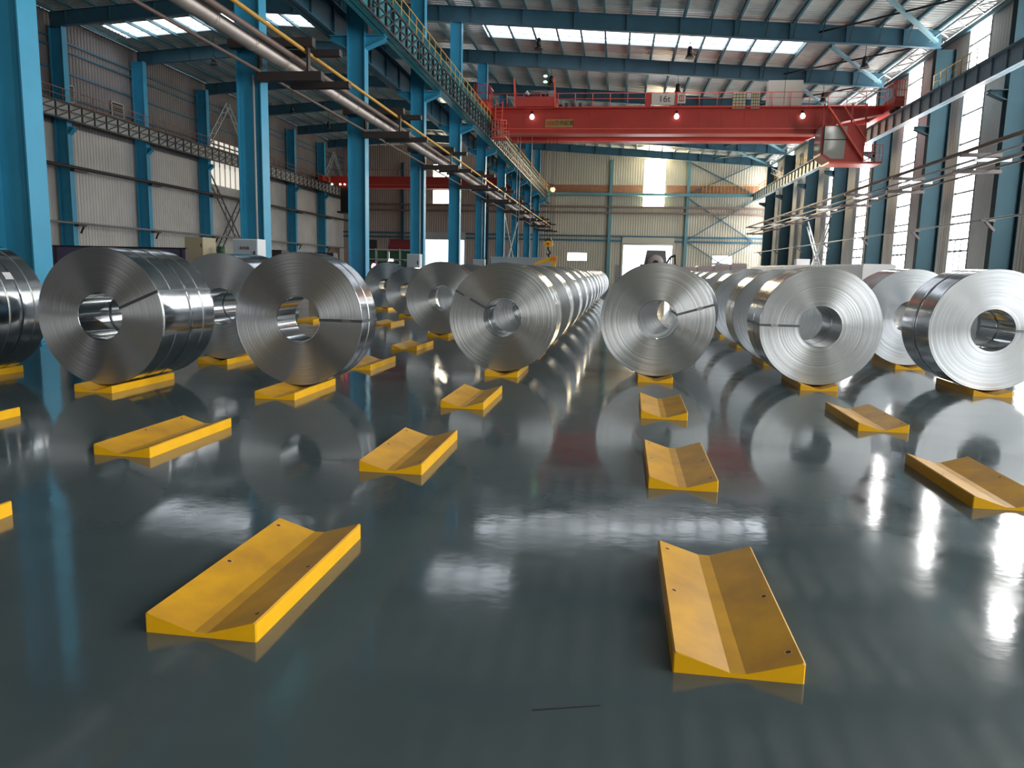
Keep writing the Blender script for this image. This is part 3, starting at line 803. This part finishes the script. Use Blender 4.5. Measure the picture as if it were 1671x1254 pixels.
ac = cage(-10.4, -9.4, -2.2, 13.2, 14.4, 6)
for i in range(4): ac.tube([(-9.4, -2.2+i*.55, 13.2), (-9.4, -2.2+i*.55, 14.4)], .025, 6)
ac.tube([(-9.4, -2.2, 14.4), (-9.4, 0, 14.4)], .03, 6)
ac.obj('end_railing', M['red'], cr)
ac = cage(17.5, 18.3, -2.2, 13.2, 14.4, 5)
for i in range(4): ac.tube([(17.6, -2.2+i*.55, 13.2), (17.6, -2.2+i*.55, 14.4)], .025, 6)
ac.tube([(17.6, -2.2, 14.4), (17.6, 0, 14.4)], .03, 6)
ac.obj('end_railing', M['redlite'], cr)
# hook block on ropes, and the C-hook it carries
hk = thing('hook_block', 'yellow oval crane hook block hanging above the far coils', 'hook', (-5.18, 58.4, 3.6))
rp = MB()
for x in (-.28, -.1, .1, .28): rp.tube([(x, 0, .3), (x*1.6, .2, 9.62)], .018, 5)
rp.obj('wire_rope', M['dark'], hk)
MB().prism([(.36*math.cos(a)*1.0, .23*math.sin(a)) for a in [2*PI*i/20 for i in range(20)]], 'y', -.18, .18).obj('block_plate', M['hook'], hk)
MB().prism([(-.28, .18), (.28, .18), (.16, .42), (-.16, .42)], 'y', -.14, .14).obj('block_top', M['dark'], hk)
MB().tube([(0, -.2, 0), (0, -.26, 0)], .09, 12).obj('sheave_cap', M['inkr'], hk)
MB().tube([(0, 0, -.2), (0, 0, -.45), (.13, 0, -.55), (.17, 0, -.7), (.05, 0, -.84), (-.1, 0, -.78), (-.14, 0, -.66)], [.08, .07, .07, .075, .07, .05, .02], 8).obj('hook', M['dark'], hk)
ck = thing('coil_lifter', 'yellow C-shaped coil lifter hanging from the hook block', 'lifter', (-5.1, 58.4, 1.6))
MB().prism([(-1.1, .38), (.5, .75), (.5, 1.0), (-.05, 1.0), (-1.1, .55)], 'y', -.14, .14).obj('upper_arm', M['hook'], ck)
MB().box(.22, .5, -.14, .14, -1.0, .8).obj('back_post', M['hook'], ck); MB().box(-1.1, .5, -.14, .14, -1.25, -1.0).obj('lower_arm', M['hook'], ck)
MB().tube([(0, 0, .95), (-.06, 0, 1.2), (.05, 0, 1.35)], .06, 8).obj('shackle', M['dark'], ck)
box('sign_plate', M['orange'], ck, .17, .62, -.2, -.16, .55, 1.12)
text('中', .42, (.395, -.21, .83), M['inkr'], ck)
# cables dropping from the crane
t = thing('festoon_cable', 'thin pendant cables hanging below the left end of the crane', 'cable', (-7.3, 57.6, 9.6))
for x in (-.3, -.1, .75): MB().tube([(x, 0, -6), (x, 0, 1.76)], .02, 5).obj('cable', M['gpipe'], t)

# small crane of the left hall
lc = thing('overhead_crane', 'smaller red crane far back in the left hall', 'crane', (0, 98, 0))
MB().prism([(-37.5, 12.5), (-36, 11.75), (-14, 11.75), (-12.3, 12.5), (-12.3, 13.2), (-37.5, 13.2)], 'y', 0, .9).obj('main_girder', M['red'], lc)
MB().box(-36, -14, -.06, 0, 12.1, 12.2).box(-36, -14, -.08, .95, 11.7, 11.78).obj('girder_trim', M['redlite'], lc)
MB().box(-38.6, -38.0, -1.5, 5, 12.45, 13.1).obj('end_carriage', M['red'], lc); MB().box(-12.3, -11.7, -1.5, 5, 12.25, 13.1).obj('end_carriage', M['red'], lc)
q = MB().tube([(-37, -.2, 14.0), (-13, -.2, 14.0)], .03, 6)
for i in range(20): q.tube([(-37+1.26*i, -.2, 13.2), (-37+1.26*i, -.2, 14.0)], .026, 5)
q.obj('handrail', M['redlite'], lc)
MB().box(-35.6, -34.2, -1.6, -.1, 8.6, 11.6).box(-36.0, -33.4, -1.8, .1, 8.4, 8.6).obj('driver_cabin', M['black'], lc)
for i, (x, mt) in enumerate(((-36.6, 'lamp'), (-35.5, 'sodium'), (-34.9, 'beacon'))):
    MB().tube([(x, -1.75, 11.95), (x, -1.95, 11.95)], [.1, .13], 10).obj('crane_lamp', M[mt], lc)

# ------------------------------------------------------------------ pipes and brackets of the middle row
def pipe(name, label, pts, r, mt, cat='pipe', n=14, bands=0, group=None):
    t = MB().tube(pts, r, n).obj(name, mt); tag(t, label, cat, group)
    if bands:
        y0 = pts[0][1]; k = 0
        bm_ = MB().tube([(0, -.05, 0), (0, .05, 0)], r+.012, n).mesh('cladding_band', mt)
        y = 16.
        while y < pts[-1][1]: link('cladding_band', bm_, t, (pts[0][0], y, pts[0][2])); y += bands
    return t
pipe('clad_pipe', 'thick silver clad pipe running along the middle columns', [(-9.8, 8, 7.34), (-9.8, 106, 7.34)], .19, M['silver'], bands=2.0)
pipe('brown_pipe', 'brown pipe lying just above the thick silver pipe', [(-9.45, 8, 7.47), (-9.45, 106, 7.47)], .085, M['brown'])
pipe('gas_pipe', 'yellow gas pipe, outermost and highest on the middle rack', [(-9.1, 8, 7.63), (-9.1, 106, 7.63)], .055, M['ypipe'])
pipe('thin_pipe', 'thin grey pipe under the rack beside the middle columns', [(-10.4, 15, 7.05), (-10.4, 106, 7.05)], .045, M['brown'])
for i, y in enumerate(YC):
    y = y-.62
    t = thing('pipe_bracket', 'dark steel pipe bracket at the middle row, column %s from the camera' % ORD[i], 'bracket', (-10, y, 7), 'pipe brackets on the middle columns')
    MB().box(-1.35, 1.2, -.12, .12, .70, .95).obj('upper_arm', M['dark'], t)
    MB().box(-.5, 1.45, -.12, .12, -.22, .03).obj('lower_arm', M['dark'], t)
    MB().box(-.3, 1.75, .55, .78, .62, .80).obj('rear_arm', M['dark'], t)
    MB().box(.2, 2.0, .62, .85, -.26, -.08).obj('rear_arm', M['dark'], t)
    MB().box(-.48, -.4, -.08, .08, 0, .74).box(1.0, 1.06, -.08, .08, 0, .74).obj('hanger', M['dark'], t)
# pipes on the window wall
for nm, x, z, r, mt, lab in (('clad_pipe', 17.1, 7.95, .10, 'brown', 'brown pipe, highest on the window wall rack'), ('thin_pipe', 17.5, 7.55, .06, 'gpipe', 'thin grey pipe on the window wall rack, second from top'),
                             ('clad_pipe', 17.3, 7.1, .09, 'silver', 'silvery pipe, lowest of the window wall rack'), ('thin_pipe', 18.0, 7.0, .05, 'brown', 'thin brown pipe close to the window wall columns'),
                             ('water_pipe', 18.3, 4.62, .05, 'gpipe', 'long grey pipe low across the bright windows')):
    pipe(nm, lab, [(x, 30, z), (x, YE-2, z)], r, M[mt])
for i, y in enumerate(YC[2:]):
    t = thing('pipe_bracket', 'brown pipe bracket on the window wall, column %s from the camera' % ORD[i], 'bracket', (18, y-.12, 7), 'pipe brackets on the window wall')
    MB().box(-1.35, .55, -.1, .1, .62, .8).obj('upper_arm', M['dark'], t); MB().box(-.7, 1.0, -.1, .1, .4, .55).obj('middle_arm', M['lace'], t)
    MB().box(-1.6, .6, -.1, .1, .0, -.18+.0).obj('lower_arm', M['dark'], t)
    MB().bar((.6, 0, -2.95), (.15, 0, -2.5), .12).box(-.1, .6, -.06, .06, -2.5, -2.4).obj('low_bracket', M['dark'], t)
# pipes on the far left wall
pipe('dark_pipe', 'dark thick pipe across the far left wall', [(-38.62, 40, 8.1), (-38.62, YE-2, 8.1)], .13, M['dark'])
pipe('water_pipe', 'grey pipe low across the far left wall', [(-38.62, 40, 4.19), (-38.62, YE-2, 4.19)], .08, M['grey'])
for i, y in enumerate(YL):
    t = thing('pipe_bracket', 'small dark pipe bracket on the far left wall, column %s from the camera' % ORD[i], 'bracket', (-38.78, y, 0), 'pipe brackets on the far left wall')
    MB().box(0, .35, -.4, .5, 3.98, 4.1).bar((.05, .2, 3.5), (.3, .2, 4.0), .1).obj('low_arm', M['black'], t)
    MB().box(0, .35, -.5, .9, 7.82, 7.96).obj('high_arm', M['black'], t)

# laced cross braces
def laced(mb, a, c, w_, n, axis=Vector((0, 1, 0))):
    a = Vector(a); c = Vector(c); d = (c-a).normalized(); nrm = d.cross(Vector((1, 0, 0))).normalized()
    for s_ in (-1, 1): mb.bar(a+nrm*(w_/2*s_), c+nrm*(w_/2*s_), .1)
    for i in range(n):
        p = a+(c-a)*(i/n); q = a+(c-a)*((i+1)/n); s_ = 1 if i % 2 else -1
        mb.bar(p+nrm*(w_/2*s_), q-nrm*(w_/2*s_), .05)
t = thing('cross_brace', 'dark laced cross brace below the girder on the far left wall', 'brace', (-39.4, 70.65, 0))
for a, c in (((0, 0, 10.3), (0, 8.7, 1.0)), ((0, 8.7, 10.3), (0, 0, 1.0))):
    q = MB(); laced(q, a, c, .7, 12); q.obj('laced_member', M['blk_brace'], t)
t = thing('cross_brace', 'dark laced V brace above the girder on the far left wall', 'brace', (-39.4, 70.65, 0))
for a, c in (((0, 0, 12.6), (0, 4.35, 17.3)), ((0, 8.7, 12.6), (0, 4.35, 17.3))):
    q = MB(); laced(q, a, c, .6, 8); q.obj('laced_member', M['lace'], t)
t = thing('cross_brace', 'dark laced V brace near the end of the far left wall', 'brace', (-39.4, 100.05, 0))
for a, c in (((0, 0, 12.6), (0, 4.3, 17.0)), ((0, 8.8, 12.6), (0, 4.3, 17.0))):
    q = MB(); laced(q, a, c, .6, 8); q.obj('laced_member', M['lace'], t)
t = thing('cross_brace', 'pale laced cross brace on the window wall by the far windows', 'brace', (18.9, 72.4, 0))
for a, c in (((0, .2, 6.8), (0, 8.9, .27)), ((0, 8.9, 6.8), (0, .2, .27))):
    q = MB(); laced(q, a, c, .6, 11); q.obj('laced_member', M['lace'], t)
t = thing('cross_brace', 'pale laced brace above the girder at the far window wall corner', 'brace', (19.0, 93.6, 0))
q = MB(); laced(q, (0, 0, 12.8), (0, 9.6, 14.9), .6, 9); q.obj('laced_member', M['lace'], t)
t = thing('cross_brace', 'thin crossed rods between far columns of the middle row', 'brace', (-10.6, 72, 0))
for a, c in (((0, 0, 6.6), (0, 9.4, 1)), ((0, 9.4, 6.6), (0, 0, 1))): MB().bar(a, c, .12).obj('rod', M['lace'], t)

# daylit strips of the left wall behind the lattice, and vents
wn = link('window_%d' % 40, None, None, (XL+.09, 75.2, 0)); tag(wn, kind='structure')
for i in range(6):
    g = MB(); g.poly([(0, -3.2+i*1.05, 9.3), (0, -2.4+i*1.05, 9.3), (0, -2.4+i*1.05, 13.6), (0, -3.2+i*1.05, 13.6)]); g.obj('pane', M['dayl'], wn, recalc=False)
for i, (y0, y1, z0, z1) in enumerate(((51.6, 53.2, 12.9, 14.1), (57.4, 58.9, 12.8, 14.0))):
    t = thing('wall_vent', ('dark louvre vent high on the far left wall, the nearer', 'dark louvre vent high on the far left wall, the farther')[i], 'vent', (XL+.1, y0, z0), 'louvre vents on the left wall')
    MB().box(0, .1, 0, y1-y0, 0, .06).box(0, .1, 0, y1-y0, z1-z0-.06, z1-z0).box(0, .1, 0, .06, 0, z1-z0).box(0, .1, y1-y0-.06, y1-y0, 0, z1-z0).obj('vent_frame', M['lace'], t)
    MB().box(0, .04, .06, y1-y0-.06, .06, z1-z0-.06).obj('vent_back', M['black'], t)
    sm_ = MB().box(.03, .09, .06, y1-y0-.06, -.02, .02).mesh('slat', M['grey'])
    for j in range(6): link('slat', sm_, t, (0, 0, .15+j*.16))

# ------------------------------------------------------------------ lamps
def highbay(x, y, lab):
    z = zr(x)+.2
    t = thing('high_bay_lamp', lab, 'lamp', (x, y, z-1.0), 'high bay lamps')
    MB().tube([(0, 0, .55), (0, 0, 2.0)], .02, 6).obj('suspension', M['black'], t)
    MB().tube([(0, 0, .1), (0, 0, .5), (0, 0, .6)], [.17, .15, .06], 12).obj('driver_body', M['black'], t)
    MB().tube([(0, 0, -.12), (0, 0, .12)], [.3, .16], 16).obj('reflector', M['black'], t)
k = 0
for y, r_ in ((52.6, 'the nearest row'), (62.4, 'the second row'), (72.8, 'the third row')):
    for x, c_ in ((-5.7, 'left'), (4.1, 'centre'), (14.9, 'right')):
        highbay(x, y, 'black unlit high bay lamp under the roof, %s one of %s' % (c_, r_))
for x, y, l_ in ((-32.3, 59.5, 'nearest'), (-33.7, 77.5, 'middle'), (-33.1, 86, 'farthest')):
    highbay(x, y, 'black high bay lamp in the left hall, %s of three' % l_)
t = thing('sodium_lamp', 'glowing orange lamp by the end wall beside the last columns', 'lamp', (-8.95, 105, 12.4))
MB().tube([(0, 0, .75), (0, 0, .3)], [.05, .16], 10).obj('lamp_body', M['dark'], t)
MB().tube([(0, 0, .3), (0, 0, .1), (0, 0, -.2)], [.2, .34, .2], 14).obj('lamp_glass', M['sodium'], t)
MB().bar((0, 0, .7), (-.9, 0, .9), .08).obj('arm', M['dark'], t)
t = thing('signal_beacon', 'glowing red beacon on a post beside the third blue column', 'lamp', (-9.9, 30.6, 0))
MB().tube([(0, 0, 0), (0, 0, 1.4)], .04, 8).obj('post', M['lace'], t)
MB().tube([(0, 0, 1.4), (0, 0, 1.62), (0, 0, 1.7)], [.1, .1, .05], 12).obj('beacon_glass', M['beacon'], t)
for i, x in enumerate((-1.6,)):
    t = thing('signal_lamp', 'small green lamp pair above the crane trolley', 'lamp', (-6.0, 60.8, 15.9))
    for z in (0, .42):
        MB().tube([(0, -.05, z-.07), (0, -.05, z), (0, -.05, z+.07)], [.1, .17, .1], 10).obj('lamp_glass', M['greenl'], t)
    MB().box(-.06, .06, 0, .08, -.2, .9).obj('bracket', M['dark'], t)

# ------------------------------------------------------------------ cabinets and machines
def cabinet(lab, x0, x1, y0, y1, z1, front, side, name='electric_cabinet', txt=None):
    t = thing(name, lab, 'cabinet', ((x0+x1)/2, y0, 0)); hw = (x1-x0)/2; d = y1-y0
    MB().box(-hw, hw, .03, d, .1, z1).obj('body', side, t)
    MB().box(-hw+.015, hw-.015, 0, .03, .14, z1-.03).obj('door', front, t)
    MB().box(-hw+.02, hw-.02, .06, d-.03, 0, .1).obj('plinth', M['dark'], t)
    dr = t.children[-2] if False else t
    MB().box(hw-.1, hw-.07, -.03, 0, z1-.55, z1-.35).obj('handle', M['black'], t)
    if txt: text(txt, .10, (0, -.012, z1-.27), M['inkd'], t)
    return t
cabinet('pale grey electric cabinet with red lettering before the second blue column', -11.12, -10.36, 21.2, 21.75, 2.28, M['cab'], M['cabw'], txt='配电箱')
cabinet('pale blue electric cabinet at the foot of the fourth blue column', -11.2, -10.5, 40.3, 40.9, 2.3, M['cab'], M['cabw'])
cabinet('pale blue electric cabinet at the foot of the sixth blue column', -11.2, -10.3, 59.6, 60.3, 2.35, M['cab'], M['cabw'])
cabinet('tall cream cabinet behind the left coils with blue pipe stub', -23.8, -22.72, 40, 41.4, 2.97, M['cream'], M['cream'], 'machine_cabinet')
cabinet('cream cabinet seen right of the narrow coil in the left hall', -22.9, -21.5, 55, 56, 2.5, M['cream'], M['cream'], 'machine_cabinet')
cabinet('grey low cabinet by the window wall column behind right coils', 17.3, 18.5, 50.2, 51.0, 2.1, M['grey'], M['grey'])
t = thing('partition_board', 'long purple partition board behind the big left coil', 'board', (-24.3, 35, 0))
MB().box(-3.6, 3.5, 0, .12, .1, 2.2).obj('panel', M['purple'], t)
MB().box(-3.65, 3.55, -.03, .15, 2.2, 2.27).obj('cap_rail', M['black'], t)
for x in (-3.4, 0, 3.3): MB().box(x-.05, x+.05, -.05, .17, 0, 2.2).obj('post', M['dark'], t)
t = thing('pump_unit', 'green machine unit beside the tall cream cabinet', 'machine', (-22.0, 40.5, 0))
MB().box(-.5, .35, 0, .8, 0, 2.0).obj('tank', M['green'], t); MB().tube([(-.1, .3, 2.0), (-.1, .3, 2.5)], .22, 12).obj('pump', M['green'], t); MB().box(.05, .3, -.05, 0, 1.2, 1.7).obj('gauge_panel', M['black'], t)
t = thing('control_desk', 'dark control box between the cream and pale grey cabinets', 'machine', (-18.2, 38, 0))
MB().box(-1.25, .1, 0, .7, 1.6, 2.2).obj('box', M['black'], t); MB().box(-.05, 1.0, -.1, .8, 1.6, 2.32).obj('box', M['dark'], t)
for x in (-1.1, .8): MB().box(x-.06, x+.06, .2, .5, 0, 1.6).obj('leg', M['dark'], t)
t = thing('control_desk', 'small black control box right of the pale grey cabinet', 'machine', (-9.6, 25, 0))
MB().box(-.55, .1, 0, .4, 1.6, 2.0).obj('box', M['black'], t); MB().box(-.3, -.2, .1, .2, 0, 1.6).obj('leg', M['dark'], t); MB().box(-.2, -.14, -.02, 0, 1.68, 1.95).obj('dial', M['label'], t)
# far left hall goods
t = thing('storage_cage', 'dark green crates in a pale wire rack in the left hall', 'rack', (-21.2, 70, 0))
q = MB()
for i in range(5): q.bar((-2.4+i*1.15, 0, 0), (-2.4+i*1.15, 0, 3.3), .08)
for z in (.2, 1.3, 2.3, 3.2): q.bar((-2.4, 0, z), (2.2, 0, z), .08)
q.obj('rack_frame', M['lace'], t)
cm = MB().box(-.45, .45, .1, .9, 0, .75).mesh('crate', M['green'])
for i in range(4):
    for z in (.25, 1.38, 2.36): link('crate', cm, t, (-1.82+i*1.15, 0, z))
t = thing('tool_box', 'dark red box on top of the wire rack in the left hall', 'box', (-20.2, 70.5, 3.25))
MB().prism([(-1.15, 0), (1.3, 0), (1.3, .85), (-.9, .85)], 'y', -.4, .5).obj('body', M['redd'], t); MB().box(-.95, 1.33, -.43, .53, .85, .93).obj('lid', M['dark'], t)
t = thing('steel_door', 'dark brown door leaf standing right of the third blue column', 'door leaf', (-27.4, 84, 0))
MB().box(-.9, .6, 0, .1, 0, 4.6).obj('leaf', M['dark'], t); MB().box(.35, .45, -.06, 0, 1.9, 2.2).obj('handle', M['lace'], t)
t = thing('doorway_frame', 'pale steel frame with brown shutter on the far left wall', 'shutter', (-39.8, 104.6, 0))
MB().box(0, .1, -4.5, 2.6, 4.3, 4.5).box(0, .1, -4.5, -4.3, 0, 4.3).box(0, .1, 2.4, 2.6, 0, 4.3).obj('frame', M['lace'], t); MB().box(-.02, .06, -4.3, 2.4, 0, 4.3).obj('shutter', M['brown'], t)
# machine in front of the big door
t = thing('uncoiler', 'grey uncoiler machine with half hidden coil before the open door', 'machine', (3.45, 70, 0))
MB().prism([(-1.0, 0), (1.0, 0), (1.0, 2.4), (.86, 3.62), (-.78, 3.62), (-.98, 2.4)], 'y', .2, 1.2).obj('housing', M['grey'], t)
q = MB(); q.lathe_y([(.26, 0), (.72, 0), (.72, .2), (.26, .2), (.26, 0)], 40, True, 0, 2*PI, 0, 2.5); cl_ = q.obj('loaded_coil', M['walll'], t)
MB().tube([(0, -.08, 2.5), (0, .2, 2.5)], .22, 14).obj('mandrel', M['dark'], t)
MB().bar((1.0, .3, 2.5), (1.3, .3, 3.05), .16).bar((1.3, .3, 3.05), (1.75, .3, 3.2), .2).bar((1.7, .3, 3.2), (1.75, .3, 2.4), .14).bar((1.35, .3, 3.0), (1.3, .3, 2.4), .1).obj('press_arm', M['black'], t)
MB().box(-1.3, 2.0, 0, 1.4, 2.2, 2.36).obj('deck', M['dark'], t)
t = thing('steel_bollard', 'dark upright post in the aisle left of the coil with rising strap', 'post', (.05, 40, 0))
MB().box(-.12, .12, -.12, .12, 0, 1.95).obj('post', M['grey'], t); MB().box(-.2, .2, -.2, .2, 0, .05).obj('foot', M['dark'], t)
t = thing('transfer_table', 'long grey steel table behind the middle row, at the far blue columns', 'table', (-7.5, 62.0, -.2))
MB().box(-2.6, 2.4, -.5, .5, 1.9, 2.75).obj('body', M['cab'], t)
MB().box(-2.7, 2.5, -.55, .55, 2.75, 2.82).obj('top_plate', M['lace'], t)
for x in (-2.3, 0, 2.1): MB().box(x-.12, x+.12, -.4, .4, .2, 1.9).obj('leg', M['grey'], t)
# wrapped packs along the window wall
def pack(lab, x, y, lx, ly, h, mt):
    t = thing('wrapped_pack', lab, 'package', (x, y, 0), 'film wrapped packs by the window wall')
    b = MB(); e = .08
    b.prism([(-lx/2, .14), (lx/2, .14), (lx/2, h-e), (lx/2-e, h), (-lx/2+e, h), (-lx/2, h-e)], 'y', -ly/2, ly/2); b.obj('wrapping', mt, t)
    for yy in (-ly/3, 0, ly/3): MB().box(-lx/2, lx/2, yy-.06, yy+.06, 0, .14).obj('skid', M['wood'], t)
for i in range(7):
    pack('white film-wrapped pack beyond the right coils, %s from the camera' % ORD[i], 14.3+.02*i, 47+5.2*i, 1.7, 5.0, 2.35+.03*i, M['white'])
for i in range(4):
    pack('pinkish film-wrapped pack before the end wall, %s from the left' % ORD[i], 5.6+1.25*i, 62, 1.18, 2, 2.12+.12*i, M['pink'])
t = thing('packing_box', 'small white carton on the white packs by the windows', 'carton', (14.35, 62.6, 2.44)); MB().box(-.5, .5, -.4, .4, 0, .5).obj('box', M['label'], t); MB().box(-.5, .5, -.04, .04, .5, .504).obj('tape', M['cream'], t)

sc = MB(); sc.poly([(-.231, 2.492, .0008), (.010, 2.565, .0008), (.010, 2.573, .0008), (-.231, 2.502, .0008)])
sc.obj('floor_scuff', M['dark'], bpy.data.objects['floor'], recalc=False)
